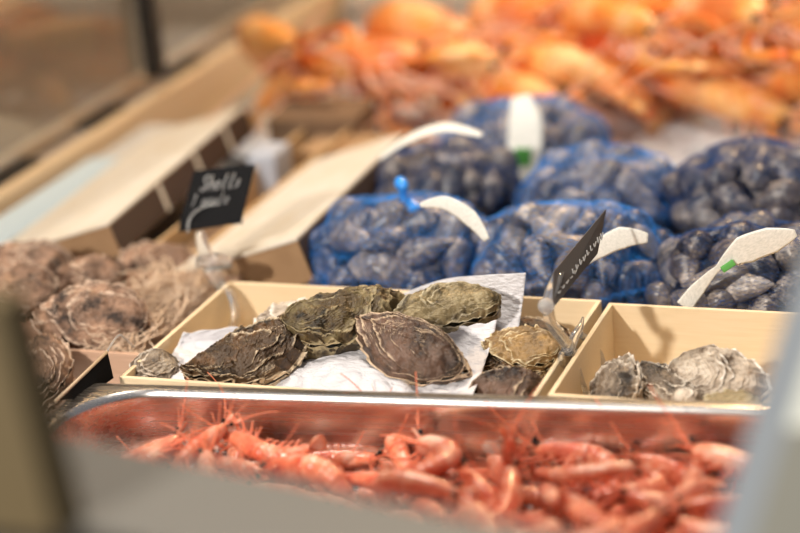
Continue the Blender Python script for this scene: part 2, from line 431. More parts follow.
paper([[at(183, 331, .004), at(235, 327, .004), at(300, 335, .004), at(360, 338, .006), at(430, 328, .010), at(497, 322, .014)],
       [at(176, 345, -.004), at(235, 345, -.012), at(292, 352, -.006), at(350, 345, .000), at(425, 345, -.006), at(493, 336, .008)],
       [at(164, 372, -.012), at(235, 372, -.014), at(303, 366, -.002), at(345, 362, .004), at(420, 372, -.010), at(485, 360, .002)],
       [at(156, 386, -.016), at(240, 392, -.018), at(300, 390, -.012), at(360, 394, -.012), at(420, 394, -.010), at(474, 392, .000)],
       [at(150, 397, -.024), at(240, 401, -.024), at(300, 402, -.018), at(360, 404, -.018), at(420, 404, -.016), at(470, 404, -.010)]],
      2, 'crumpled white greaseproof paper under the oysters in front', .0070)
bx = lambda px, py, y: aty(px, py, y)
paper([[bx(395, 296, .185), bx(440, 280, .188), bx(480, 275, .188), bx(526, 273, .186)],
       [bx(390, 318, .180), bx(440, 305, .180), bx(480, 302, .180), bx(523, 300, .180)],
       [bx(390, 335, .165), bx(440, 325, .160), bx(480, 328, .160), bx(518, 333, .165)]],
      9, 'upright sheet of white paper at the back of the oyster crate', .0010, 12)

# ------------------------------------------------------------------ prawns
class Prawn:
    """meshes of one body shape; unit length 1"""
    def __init__(s, seed, curl, m, mleg, lang=False):
        rr = random.Random(seed); s.parts = []; s.m = m
        n = 96; S = [i/(n-1) for i in range(n)]
        ang = 0; P = Vector((0, 0, 0)); pts = []; A = []
        for i in range(n):
            pts.append(P.copy()); A.append(ang)
            k = smoothstep(.30, .5, S[i])*(1-.3*smoothstep(.85, 1, S[i]))
            ang += curl*k/(n*.55)
            P += Vector((-math.cos(ang), 0, -math.sin(ang)))*(1/n)
        s.pts = pts
        def hh(t):
            ks = [(0, .030), (.06, .055), (.16, .078), (.30, .088), (.38, .088), (.5, .082), (.65, .070), (.78, .054), (.88, .040), (1, .03)]
            for (a, x), (b, y) in zip(ks, ks[1:]):
                if t <= b: return x+(y-x)*(t-a)/(b-a)
            return .03
        s.hh = hh
        c = sum(pts, Vector())/n; s.c = c
        fat = 1.22 if lang else 1.08
        def shift(l): return [p-c for p in l]
        car = [i for i in range(n) if S[i] <= .40]
        rad = [hh(S[i])*fat*(1.05 if S[i] > .36 else 1.0) for i in car]
        mb = MB(); mb.sweep(shift([pts[i] for i in car]), rad, 18, .80, attr=[.9 if S[i] > .37 else .2 for i in car])
        # rostrum
        rb = pts[3]-c+Vector((0, 0, .025)); rp = [rb+Vector((.18*k/6, 0, .012*k/6+.02*(k/6)**2)) for k in range(-2, 7)]
        mb.sweep(rp, [.016, .016, .015, .013, .011, .009, .007, .004, .001], 8, .5)
        s.parts.append(('carapace', mb.mesh('carapace'), m))
        ab = [i for i in range(n) if .385 <= S[i] <= .90]
        rad = []; at_ = []
        for i in ab:
            q = (S[i]-.385)/(.515)*6; f = q-math.floor(q)
            rad.append(hh(S[i])*fat*(.93+.11*smoothstep(0, .9, f)-.04*smoothstep(.92, 1, f))); at_.append(smoothstep(.6, 1, f))
        mb = MB(); mb.sweep(shift([pts[i] for i in ab]), rad, 18, .82, attr=at_)
        s.parts.append(('abdomen', mb.mesh('abdomen'), m))
        i0 = int(.885*n); e = pts[i0]-c; a = A[i0]
        d = Vector((-math.cos(a), 0, -math.sin(a))); up_ = Vector((-d.z, 0, d.x)); 
        if up_.z < 0 and abs(a) < PI/2: up_ = -up_
        mb = MB()
        for sp in (-.55, -.28, 0, .28, .55):
            dd = (d+Vector((0, 1, 0))*sp).normalized()
            lp = [e+dd*(.17*k/7) + up_*(-.01*(k/7)**2) for k in range(8)]
            wd = [.010, .018, .026, .032, .034, .032, .024, .008]
            mb.sweep(lp, [w*.16 for w in wd], 8, 6.0, up=up_, attr=[0, 0, 0, 0, .2, .5, .8, 1])
        s.parts.append(('tail_fan', mb.mesh('tail_fan'), m))
        hd = pts[2]-c
        for sy in (-1, 1):
            mb = MB()
            mb.sweep([hd+Vector((0.0, sy*.028, .022)), hd+Vector((.03, sy*.045, .026))], [.008, .010], 6)
            b = hd+Vector((.040, sy*.050, .028)); rws = []
            for i in range(7):
                th = PI*i/6; rws.append([b+Vector((math.cos(th), math.sin(th)*math.cos(2*PI*k/10), math.sin(th)*math.sin(2*PI*k/10)))*.020 for k in range(10)])
            mb.grid(rws, closed=True); s.parts.append(('eye', mb.mesh('eye'), M_eye))
            # antenna
            mb = MB(); q = [hd+Vector((.01, sy*.03, -.005))]; dv = Vector((.9, sy*.45, .35+.3*rr.random()))
            for k in range(22 if seed in (11, 12) else 9):
                dv = (dv+Vector((-.075, sy*.03, -.045+.02*rr.random()))).normalized(); q.append(q[-1]+dv*(.055 if not lang else .05))
            mb.sweep(q, [.0050*(1-k/23)+.0006 for k in range(len(q))], 5); s.parts.append(('antenna', mb.mesh('antenna'), mleg))
            # blade beside antenna
            mb = MB(); q = [hd+Vector((.0+.17*k/6, sy*(.03+.025*k/6), .0+.02*k/6)) for k in range(7)]
            mb.sweep(q, [.003]*6+[.001], 8, [4, 6, 7.5, 8, 7, 5, 2]); s.parts.append(('antenna_scale', mb.mesh('antenna_scale'), m))
            mb = MB()
            for u in range(2):
                q = [hd+Vector((.01, sy*.012, .012))]; dv = Vector((1, sy*(.1+.25*u), .25+.3*rr.random()))
                for k in range(9): dv = (dv+Vector((0, sy*.05, .04-.08*u))).normalized(); q.append(q[-1]+dv*.032)
                mb.sweep(q, [.005*(1-k/11)+.001 for k in range(10)], 5)
            s.parts.append(('antennule', mb.mesh('antennule'), mleg))
            for u in range(4):
                st = pts[int((.10+.075*u)*n)]-c+Vector((0, sy*.035, -hh(.2)*.75))
                fw = .9-.35*u+.2*rr.random(); mb = MB()
                k1 = st+Vector((.05*fw, sy*.035, -.05)); k2 = k1+Vector((.10*fw, sy*.01, -.035)); k3 = k2+Vector((.10*fw+.02, -sy*.01, -.03-.02*rr.random()))
                sc = 1.5 if lang else 1.0
                mb.sweep(catmull([st, k1, k2, k3], 4), [(.0095*(1-k/16)+.0018)*sc for k in range(13)], 6)
                s.parts.append(('leg', mb.mesh('leg'), mleg))
            if lang:
                mb = MB(); st = pts[8]-c+Vector((0, sy*.05, -.05))
                k1 = st+Vector((.07, sy*.09, -.02)); k2 = k1+Vector((.16, sy*.02, .01)); k3 = k2+Vector((.16, -sy*.03, 0)); k4 = k3+Vector((.13, -sy*.03, 0))
                mb.sweep(catmull([st, k1, k2, k3], 5), [.013, .014, .015, .016, .017, .017, .017, .017, .02, .024, .027, .029, .030, .029, .026, .02], 8)
                mb.sweep([k3, (k3+k4)/2+Vector((0, sy*.012, 0)), k4], [.016, .010, .002], 6)
                mb.sweep([k3, (k3+k4)/2-Vector((0, sy*.012, 0)), k4-Vector((0, sy*.006, 0))], [.014, .009, .002], 6)
                s.parts.append(('claw', mb.mesh('claw'), m))
        mb = MB()
        for u in range(5):
            i = int((.42+.09*u)*n); a = A[i]; dn = Vector((math.sin(a), 0, -math.cos(a))); bk = Vector((-math.cos(a), 0, -math.sin(a)))
            for sy in (-1, 1):
                st = pts[i]-c+dn*hh(S[i])*.8+Vector((0, sy*.03, 0))
                mb.sweep([st, st+dn*.03+bk*.01, st+dn*.055+bk*.035, st+dn*.065+bk*.065], [.010, .012, .010, .002], 6, .45)
        s.parts.append(('swimmerets', mb.mesh('swimmerets'), mleg))
        for nm, me, mm in s.parts: me.materials.append(mm)
        s.sph = [(pts[int(k*n)]-c, hh(k)*fat) for k in (.03, .12, .22, .32, .42, .52, .62, .72, .82, .92)]
    def make(s, name, loc, rot, size, label, cat, group):
        t = empty(name); t.matrix_world = Matrix.Translation(loc) @ rot.to_4x4() @ Matrix.Scale(size, 4)
        for nm, me, mm in s.parts: link(nm, me, t)
        tag(t, label, cat, group); return t
shapes = [Prawn(1, 1.2, M_shrimp, M_shrimp_leg), Prawn(2, 2.3, M_shrimp, M_shrimp_leg), Prawn(3, 3.0, M_shrimp, M_shrimp_leg), Prawn(4, .6, M_shrimp, M_shrimp_leg)]
lshapes = [Prawn(11, 1.0, M_lang, M_lang_leg, True), Prawn(12, 2.0, M_lang, M_lang_leg, True), Prawn(13, 2.8, M_lang, M_lang_leg, True)]

def deposit(count, shp, region, size, floorz, occ, rng, tries=26, ovl=.84, rotfn=None, maxz=None, bias=None):
    out = []
    for c in range(count):
        best = None
        for k in range(tries):
            sh = rng.choice(shp); x, y = region(rng); sz = size*(.85+.3*rng.random()); rot = rotfn(rng)
            C = np.array([list((rot @ p)*sz) for p, r in sh.sph])+np.array([x, y, 0]); Rr = np.array([r*sz*ovl for p, r in sh.sph])
            z = float(np.max(floorz+Rr-C[:, 2]))
            if occ:
                O = np.array(occ)
                d2 = (C[:, None, 0]-O[None, :, 0])**2+(C[:, None, 1]-O[None, :, 1])**2
                rs = (Rr[:, None]+O[None, :, 3])**2; ok = d2 < rs
                if ok.any():
                    need = O[None, :, 2]+np.sqrt(np.maximum(rs-d2, 0))-C[:, None, 2]
                    z = max(z, float(need[ok].max()))
            sc = z+(bias(x, y) if bias else 0)
            if best is None or sc < best[0]: best = (sc, z, x, y, sz, rot, sh, C, Rr)
        sc, z, x, y, sz, rot, sh, C, Rr = best
        for q, r in zip(C, Rr): occ.append((q[0], q[1], q[2]+z, r))
        out.append((sh, Vector((x, y, z)), rot, sz))
    return out
def rot_side(rng):
    e = Euler((rng.choice((-1, 1))*(PI/2+rng.uniform(-.5, .5)) if rng.random() < .7 else rng.uniform(-.6, .6), rng.uniform(-.3, .3), 0))
    return Matrix.Rotation(rng.uniform(0, 2*PI), 3, 'Z') @ e.to_matrix()
ca, sa = math.cos(ang), math.sin(ang)
def reg_tray(rng):
    u, v = rng.uniform(.075, .56), rng.uniform(-.37, -.060)
    return tl.x+u*ca-v*sa, tl.y+u*sa+v*ca
occ = []
# rows of hidden support spheres are not needed: the heap starts on the tray bottom
rng = random.Random(5)
GS = 'cooked shrimp heaped in the steel tray'
heap = deposit(250, shapes, reg_tray, .106, RZ-.077, occ, rng, rotfn=rot_side, bias=lambda x, y: .12*y)
heroes = []
def hero(shape, px, py, yaw, pitch, roll, sz, label, z=-.030):
    rot = Matrix.Rotation(math.radians(yaw), 3, 'Z') @ Euler((math.radians(roll), math.radians(pitch), 0)).to_matrix()
    loc = at(px, py, z); heroes.append((shapes[shape], loc, rot, sz, label))
hero(1, 588, 470, 175, 0, 60, .112, 'plump curled shrimp resting highest near the right end of the heap', z=-.036)
hero(3, 400, 462, 128, -20, 25, .100, 'shrimp with spiky head raised toward the back wall of the tray', z=-.040)
hero(0, 325, 458, 8, -4, 80, .100, 'straight shrimp lying along the back of the heap', z=-.046)
hero(0, 232, 462, 112, -16, 40, .095, 'shrimp with a bristling head at the left of the heap', z=-.046)
hero(3, 514, 478, -70, -64, 20, .095, 'shrimp standing nearly upright with its pointed end up', z=-.034)
hero(0, 150, 462, 75, -14, 40, .085, 'leftmost shrimp, bristly head against the tray wall', z=-.050)
hero(1, 285, 476, 200, 0, 80, .098, 'curled pale shrimp in front of the straight one', z=-.036)
hero(2, 668, 490, 150, 0, 50, .112, 'large curled shrimp at the far right of the heap', z=-.040)
hs = [(sh, loc+(rot @ p)*sz, r*sz) for sh, loc, rot, sz, lb in heroes for p, r in sh.sph]
for sh, loc, rot, sz in heap:
    if any((loc+(rot @ p)*sz-c).length < .46*(r*sz+rr_) for p, r in sh.sph for _, c, rr_ in hs): continue
    sh.make('cooked_shrimp', loc, rot, sz, 'coral pink cooked shrimp lying among others in the steel tray', 'shrimp', GS)
for sh, loc, rot, sz, lb in heroes: sh.make('cooked_shrimp', loc, rot, sz, lb, 'shrimp', GS)

# langoustines
GL = 'langoustines heaped on ice at the back'
def reg_l(rng):
    while True:
        x, y = rng.uniform(-.54, .36), rng.uniform(.91, 1.34)
        if y < 1.0+.52*(x+.54): return x, y
def rot_l(rng):
    yaw = -rng.uniform(.0, .9)+(PI if rng.random() < .25 else 0)
    return Matrix.Rotation(yaw, 3, 'Z') @ Euler((rng.choice((-1, 1))*rng.uniform(.0, .7), rng.uniform(-.15, .15), 0)).to_matrix()
occ2 = []
for sh, loc, rot, sz in deposit(40, lshapes, reg_l, .285, BZ+.016, occ2, random.Random(8), rotfn=rot_l, tries=14, ovl=.8, bias=lambda x, y: -.04*y-.10*x):
    sh.make('langoustine', loc, rot, sz, 'large orange langoustine lying in the blurred heap at the back', 'langoustine', GL)

# ------------------------------------------------------------------ mussels in nets
def mussel_mesh(seed):
    rr = random.Random(seed); rows = []; A = []; n = 22; m = 20
    for i in range(n):
        s = (1-math.cos(PI*i/(n-1)))/2
        w = .5*max(0, math.sin(PI*s**.62))**.75; tz = .40*max(0, math.sin(PI*s**.55))**.85
        row = []
        for k in range(m):
            a = 2*PI*k/m; cyv = math.cos(a); szv = math.sin(a)
            y = w*.54*math.copysign(abs(cyv)**.8, cyv); z = tz*.55*math.copysign(abs(szv)**1.15, szv)
            row.append(((s-.5), y+.10*(s-.4)**2+.0, z*(1+.05*rr.random()*0)))
        rows.append(row); A.append([((s*7+.3*math.cos(4*PI*k/m)) % 1)**3 for k in range(m)])
    me = MB().grid(rows, A, closed=True).mesh('mussel'); me.materials.append(M_mussel); return me
MM = [mussel_mesh(i) for i in range(2)]
def ribbon(pts, w, parent, m=M_label, name='label_band', up=(0, 0, 1), th=.0004):
    P = catmull([Vector(p) for p in pts], 8)
    n = len(P); wd = w if hasattr(w, '__len__') else [w]*len(pts)
    W = [wd[min(int(i/8), len(wd)-1)]*(1-(i/8) % 1)+wd[min(int(i/8)+1, len(wd)-1)]*((i/8) % 1) for i in range(n)]
    mb = MB(); mb.sweep(P, [th]*n, 10, [x/2/th for x in W], up=up)
    return mb.build(name, m, parent)
def bag(idx, c, rx, ry, rz, yaw, nm, seed, label, mlabel, netm=M_net, density=1.0, knots=()):
    rng = random.Random(seed); rot = Matrix.Rotation(yaw, 3, 'Z')
    A, B, Cc = rx-.011, ry-.011, rz-.011
    pts = []; 
    for k in range(nm):
        while True:
            v = Vector((rng.gauss(0, 1), rng.gauss(0, 1), rng.gauss(0, 1))).normalized()
            if v.z > -.45 and (v.y < .75): break
        pts.append([v, rng.uniform(0, PI), rng.uniform(.052, .070)])
    def surf(v): 
        k = 1/math.sqrt((v.x/A)**2+(v.y/B)**2+(v.z/Cc)**2); return v*k
    for it in range(50):
        pos = [surf(p[0]) for p in pts]
        for i in range(nm):
            mv = Vector((0, 0, 0))
            for j in range(nm):
                if i == j: continue
                d = pos[i]-pos[j]; l = d.length
                if l < .039: mv += d.normalized()*(.039-l)*.5 if l > 1e-6 else Vector((.001, 0, 0))
            q = pos[i]+mv; q = q.normalized()
            q.z = max(q.z, -.5); pts[i][0] = q.normalized()
    allv = []
    for v, a, sz in pts:
        p = surf(v); nrm = Vector((p.x/A**2, p.y/B**2, p.z/Cc**2)).normalized()
        t1 = nrm.cross(Vector((0, 0, 1)) if abs(nrm.z) < .9 else Vector((1, 0, 0))).normalized(); t2 = nrm.cross(t1)
        nrm2 = (nrm+(t1*rng.uniform(-.5, .5)+t2*rng.uniform(-.5, .5))).normalized()
        x = (t1*math.cos(a)+t2*math.sin(a)); x = (x-nrm2*x.dot(nrm2)).normalized(); y = nrm2.cross(x)
        Rm = rot @ Matrix((x, y, nrm2)).transposed(); p = p*rng.uniform(.90, 1.0)
        o = link('mussel', rng.choice(MM))
        mw = Matrix.Translation(c+rot @ p) @ Rm.to_4x4() @ Matrix.Scale(sz, 4)
        o.matrix_world = mw; tag(o, mlabel, 'mussel', 'mussels of bag: '+label)
        mw2 = Matrix.Translation(p) @ (rot.inverted() @ Rm).to_4x4() @ Matrix.Scale(sz, 4)
        allv.append((mw2, o.data))
    # net
    V = []; F = []
    for mw2, me in allv:
        n0 = len(V); V += [mw2 @ q.co for q in me.vertices]; F += [tuple(n0+i for i in f.vertices) for f in me.polygons]
    bvh = BVHTree.FromPolygons(V, F)
    NA, NT = 84, 46
    Rg = np.zeros((NT, NA)); D = {}
    for i in range(NT):
        th = .12+(PI-.24)*i/(NT-1)
        for j in range(NA):
            ph = 2*PI*(j+.5*(i % 2))/NA
            d = Vector((math.cos(th)*A, math.sin(th)*math.cos(ph)*B, math.sin(th)*math.sin(ph)*Cc)).normalized(); D[i, j] = d
            h = bvh.ray_cast(d*.3, -d, .3)
            Rg[i, j] = (h[0].length if h[0] else surf(d).length*.86)+.0012
    for it in range(8):
        av = (np.roll(Rg, 1, 1)+np.roll(Rg, -1, 1)+np.vstack([Rg[:1], Rg[:-1]])+np.vstack([Rg[1:], Rg[-1:]]))/4
        Rg = np.maximum(Rg, av)
    t = empty('mussel_net_bag', c-Vector((0, 0, rz))); t.rotation_euler = (0, 0, yaw)
    off = Vector((0, 0, rz))
    verts = [D[i, j]*Rg[i, j]+off for i in range(NT) for j in range(NA)]
    fc = []
    for i in range(1, NT-1):
        for j in range(NA):
            # diamond: (i,j) with neighbours on rows i-1,i+1
            if i % 2 == 1: a, b = j, (j+1) % NA
            else: a, b = (j-1) % NA, j
            # diamond spanning rows i-1 .. i+1
            fc.append(((i-1)*NA+b if i % 2 == 1 else (i-1)*NA+j, i*NA+((j+1) % NA if i % 2 == 1 else j), (i+1)*NA+(b if i % 2 == 1 else j), i*NA+(j if i % 2 == 1 else (j-1) % NA)))
    keep = [f for f in fc if sum(verts[k].z for k in f)/4 > rz*.35]
    mb = MB(); mb.add(verts, keep[::1]); o = mb.build('net', netm, t)
    w = o.modifiers.new('w', 'WIREFRAME'); w.thickness = .0005; w.use_replace = True; w.use_even_offset = False
    for (kp, kd) in knots:
        kp = Vector(kp); kd = Vector(kd)
        mb = MB()
        q = [kp+kd*(k/8)*.022 for k in range(-3, 9)]
        mb.sweep(q, [.020, .014, .009, .0045, .003, .0035, .004, .005, .006, .006, .005, .002], 10, [1, 1, 1, 1, 1, 1.2, 1.5, 1.8, 1.8, 1.6, 1.5, 1.2])
        kk = mb.build('gathered_knot', M_net, t)
    tag(t, label, 'mussel bag', 'net bags of mussels')
    return t
def bagspec(pxc, pytop, y, rx, ry, **kw):
    p = aty(pxc, pytop, y); zt = p.z; z0 = BZ+.010
    rz = (zt-z0)/2
    return Vector((p.x, y, z0+rz)), rx, ry, rz
B = {}
specs = [
 (1, (395, 200, .335), .098, .092, 0.0, 44, 101, 'blue net bag of mussels at front left beside the long white carton', 'dark mussel in the front left blue net beside the carton', M_net, [((.01, -.0, .138), (-.1, -.1, 1))]),
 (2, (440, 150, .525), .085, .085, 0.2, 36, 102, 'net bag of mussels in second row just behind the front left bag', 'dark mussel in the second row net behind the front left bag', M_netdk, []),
 (3, (525, 104, .735), .105, .085, 0.0, 38, 103, 'farthest net bag of mussels with upright white tag, in front of langoustines', 'blurred mussel in the farthest net bag below the langoustines', M_net, []),
 (4, (598, 152, .540), .092, .090, -.1, 42, 104, 'blue net bag of mussels in the centre of the second row', 'mussel in the central second row blue net', M_net, [((.085, .0, .055), (.7, 0, .7))]),
 (5, (568, 208, .345), .100, .092, 0.0, 46, 105, 'bright blue net bag of mussels behind the black price card', 'mussel in the bright blue net behind the black price card', M_net, []),
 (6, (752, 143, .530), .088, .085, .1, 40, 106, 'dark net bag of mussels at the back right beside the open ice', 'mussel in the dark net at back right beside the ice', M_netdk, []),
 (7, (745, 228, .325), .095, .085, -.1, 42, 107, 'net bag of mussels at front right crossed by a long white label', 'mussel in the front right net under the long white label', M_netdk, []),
]
for (i, (px, py, y), rx, ry, yaw, nm, seed, lb, ml, nm_, kn) in specs:
    c, rx, ry, rz = bagspec(px, py, y, rx, ry)
    kn2 = []
    for (kp, kd) in kn: kn2.append(((kp[0], kp[1], min(kp[2], 2*rz+.002)), kd))
    B[i] = bag(i, c, rx, ry, rz, yaw, nm, seed, lb, ml, nm_, knots=kn2)
def world_band(b, pts, w, upv, green=None, name='label_band'):
    inv = B[b].matrix_basis.inverted() if False else (Matrix.Translation(B[b].location) @ Matrix.Rotation(B[b].rotation_euler.z, 4, 'Z')).inverted()
    P = [inv @ Vector(p) for p in pts]
    u = inv.to_3x3() @ Vector(upv)
    o = ribbon(P, w, B[b], up=u, name=name)
    if green:
        g = [inv @ Vector(p) for p in green[0]]
        ribbon([p+u*.0012 for p in g], green[1], o, M_green, 'green_mark', up=u)
    return o
vd = -ray(600, 200)
# bag 1 band, right shoulder
world_band(1, [aty(420, 205, .25), aty(445, 203, .245), aty(470, 218, .24), aty(487, 240, .235)], [.004, .013, .016, .006], vd)
world_band(2, [aty(380, 158, .47), aty(410, 138, .47), aty(445, 127, .47), aty(482, 135, .46)], [.010, .018, .016, .006], (0, -.3, 1))
world_band(3, [aty(520, 96, .655), aty(525, 120, .64), aty(525, 148, .63), aty(522, 182, .62)], [.020, .038, .040, .034], vd, ([aty(523, 148, .628), aty(523, 158, .626), aty(523, 166, .625)], .018))
world_band(5, [aty(585, 262, .235), aty(598, 250, .235), aty(622, 238, .24), aty(648, 238, .245)], [.006, .016, .020, .008], vd)
world_band(7, [aty(684, 307, .232), aty(697, 290, .232), aty(718, 268, .23), aty(745, 250, .228), aty(772, 240, .226), aty(796, 233, .225)], [.015, .013, .005, .026, .024, .006], vd,
           ([aty(722, 270, .227), aty(728, 266, .227), aty(734, 262, .227)], .006))

# ------------------------------------------------------------------ left crate: shaggy oysters and wood wool
def far_oyster(seed, a, b, n, W, T, label): return oyster(seed, a, b, n, W, T, M_shell_far, label, group='shaggy oysters in the left crate', nt=80, nth=130, rings=9, frill=.002, amp=.0036)
far_oyster(81, at(150, 330, -.01), at(36, 310, .004), (.1, -.6, 1), .078, .022, 'large shaggy brown oyster in the middle of the left crate')
far_oyster(82, at(75, 272, .0), at(-20, 262, .006), (0, -.5, 1), .06, .020, 'dark shaggy oyster at the back of the left crate by the carton')
far_oyster(83, at(60, 290, .004), at(-30, 292, .006), (0, -.7, 1), .06, .016, 'pale tan shaggy oyster at the left edge of the left crate')
far_oyster(84, at(125, 275, -.004), at(45, 284, .002), (.1, -.5, 1), .05, .016, 'greenish brown oyster behind the large shaggy one')
far_oyster(85, at(40, 400, -.03), at(52, 335, -.004), (.2, -1, .5), .05, .014, 'upright shaggy oyster beside the olive board')
far_oyster(86, at(150, 352, -.03), at(70, 345, -.025), (0, -.4, 1), .05, .012, 'dark oyster deep under the large shaggy one')
far_oyster(87, at(195, 268, -.03), at(110, 270, -.02), (0, -.4, 1), .06, .018, 'shaggy oyster under the straw at the back of the left crate')
rr = random.Random(3)
M_straw = mat('straw', (.66, .46, .30), .6); base(M_straw, ramp(M_straw, noise_t(M_straw, 30), [(.3, (.56, .38, .25)), (.7, (.86, .70, .54))]).outputs[0])
mb = MB()
p0, p1 = at(128, 368, -.022), at(222, 282, -.006)
for k in range(900):
    t = rr.random(); b = p0.lerp(p1, t)+Vector((rr.uniform(-.085, .0)*(.35+.65*t), rr.uniform(-.02, .03), rr.uniform(-.015, .012)*1.0))
    d = Vector((.15+rr.uniform(-.8, .5), 1+rr.uniform(-.6, .6), rr.uniform(-.25, .25))).normalized(); q = []
    ln = rr.uniform(.04, .09); cur = Vector((rr.uniform(-1, 1), rr.uniform(-1, 1), rr.uniform(-.6, .3)))
    for s in range(6):
        u = s/5-.5; x = b+d*(ln*u)+cur*(.018*(.25-u*u)); x.x = min(x.x, -.268); x.y = min(max(x.y, .08), .262); x.z = max(x.z, BZ+.01); q.append(x)
    mb.sweep(q, [.0003]*6, 4, rr.uniform(1., 2.6))
tag(mb.build('straw_packing', M_straw), 'tangled beige straw packing along the right side of the left crate', 'straw', kind='stuff')

# ------------------------------------------------------------------ cartons
def carton(FL, FR, BR, BL, h, label, top=M_lid, side=M_dkprint, front=M_kraft, ticks=True, name='long_carton'):
    c = (FL+FR+BR+BL)/4; n = (FR-FL).cross(BL-FL).normalized(); dn = -n*h
    t = empty(name, c+dn); org = c+dn
    T = [p-org for p in (FL, FR, BR, BL)]; Bt = [p+dn for p in T]
    ins = .0015
    MB().hexa([p+(q-p)*0 for p, q in zip(Bt, T)], [p+dn*.06 for p in T]).build('body', front, t, False)
    lip = [p+(p-sum(T, Vector())/4)*.006 for p in T]
    MB().hexa([p+dn*.07 for p in lip], lip).build('lid', top, t, False, bevel=.0008)
    # printed long side, thin sheet on the right face
    nr = (BR-FR).cross(n).normalized()
    if nr.dot(FR-FL) < 0: nr = -nr
    a, b = T[1]+nr*.0008, T[2]+nr*.0008
    MB().hexa([a+dn*.95, b+dn*.95, b+dn*.95+nr*.001, a+dn*.95+nr*.001], [a+dn*.08, b+dn*.08, b+dn*.08+nr*.001, a+dn*.08+nr*.001]).build('printed_side', side, t, False)
    if ticks:
        for u in (.30, .56, .80):
            q = a.lerp(b, u)+nr*.0012; w = (b-a).normalized()*.008
            MB().hexa([q+dn*.93, q+dn*.93+w, q+dn*.93+w+nr*.0006, q+dn*.93+nr*.0006], [q+dn*.10, q+dn*.10+w, q+dn*.10+w+nr*.0006, q+dn*.10+nr*.0006]).build('white_stripe', M_whiteprint, t, False)
    tag(t, label, 'carton'); return t
A1 = aty(-12, 258, .30); A2 = aty(108, 223, .30); A3 = aty(243, 106, .74); A4 = A3+(A1-A2)*.86
carton(A1, A2, A3, A4, .036, 'long carton with pale lid and dark printed side, behind left crate')
B1 = aty(170, 275, .275); B2 = aty(296, 238, .275); B3 = aty(403, 133, .63); B4 = B3+(B1-B2)*.8
carton(B1, B2, B3, B4, .045, 'long carton with pale lid between price card and mussel nets', ticks=False)
# tan crate in the gap between the cartons
crate(-.395, .33, -.335, .80, BZ, -.012, M_tan, 'tan wooden box in the gap between the two long cartons')
t = MB().box(-.385, .345, BZ+.004, -.345, .50, -.03).build('brown_packet', M_kraft2, smooth=False, bevel=.004); tag(t, 'dark brown packet inside the tan box in the gap', 'packet')
# pale film box near rail
t = empty('foam_box', (-.60, .55, BZ)); tag(t, 'pale foam box with blue film between rail and long carton', 'box')
MB().box(-.035, -.27, 0, .025, .25, .050).build('body', M_foam, t, False, bevel=.003)
MB().box(-.033, -.27, .0505, .020, .10, .054).build('blue_film', M_blueplastic, t, False, bevel=.001)
# kraft cartons behind
def kbox(x, y, z, w, d, h, rz, rx, m, label, white=True):
    t = empty('cardboard_tray', (x, y, z), (rx, 0, rz)); tag(t, label, 'cardboard tray')
    MB().box(-w/2, -d/2, 0, w/2, d/2, h*.94).build('body', m, t, False, bevel=.002)
    if white: MB().box(-w/2-.001, -d/2-.001, h*.94, w/2+.001, d/2+.001, h).build('lid', M_lid if white == 1 else m, t, False, bevel=.001)
pa = aty(300, 128, .70); pb = aty(352, 150, .72)
kbox(pa.x-.01, .79, BZ, .11, .09, pa.z-BZ-.004, .1, 0, M_kraft2, 'brown cardboard tray with raised flap between carton and langoustines', 2)
kbox(pb.x+.01, .72, BZ, .13, .08, pb.z-BZ+.008, -.05, 0, M_kraft, 'flat brown cardboard tray behind the second row mussel bag', 2)
pc = aty(275, 130, .62)
t = MB().box(pc.x-.03, .60, BZ, pc.x+.005, .65, pc.z-.022).build('white_packet', M_label, smooth=False, bevel=.006); t.data.materials[0] = M_packet; tag(t, 'small bluish white packet beside the end of the long carton', 'packet')

# ------------------------------------------------------------------ price cards and clips
def clip_part(t, pts, rad, m, name, flat=1.0, upv=None):
    P = catmull([Vector(p) for p in pts], 6); n = len(P)
    rd = [rad[min(int(i/6), len(rad)-1)]*(1-(i/6) % 1)+rad[min(int(i/6)+1, len(rad)-1)]*((i/6) % 1) for i in range(n)]
    mb = MB(); mb.sweep(P, rd, 12, flat, up=upv or (0, -1, .4)); return mb.build(name, m, t)
def card(A, Bq, Cq, D, label, th=.0012, front=M_black):
    """A top left, Bq top right, Cq bottom right, D bottom left"""
    c = (A+Bq+Cq+D)/4; n = (Bq-A).cross(D-A).normalized()
    t = empty('price_card', c); T = [p-c for p in (A, Bq, Cq, D)]
    MB().hexa([p-n*th/2 for p in T], [p+n*th/2 for p in T]).build('board', front, t, False)
    tag(t, label, 'price card', 'black chalk price cards'); return t, T, n
def stroke_text(parent, T, n, strokes, r=.0007, off=.0012, sgn=1):
    """strokes in unit card coordinates (u right, v down)"""
    mb = MB()
    for st in strokes:
        q = [T[0]+(T[1]-T[0])*u+(T[3]-T[0])*v+n*off*sgn for u, v in st]
        if len(q) > 2: q = catmull(q, 3)
        mb.sweep(q, [r]*len(q), 5)
    return mb.build('chalk_writing', M_chalk, parent)
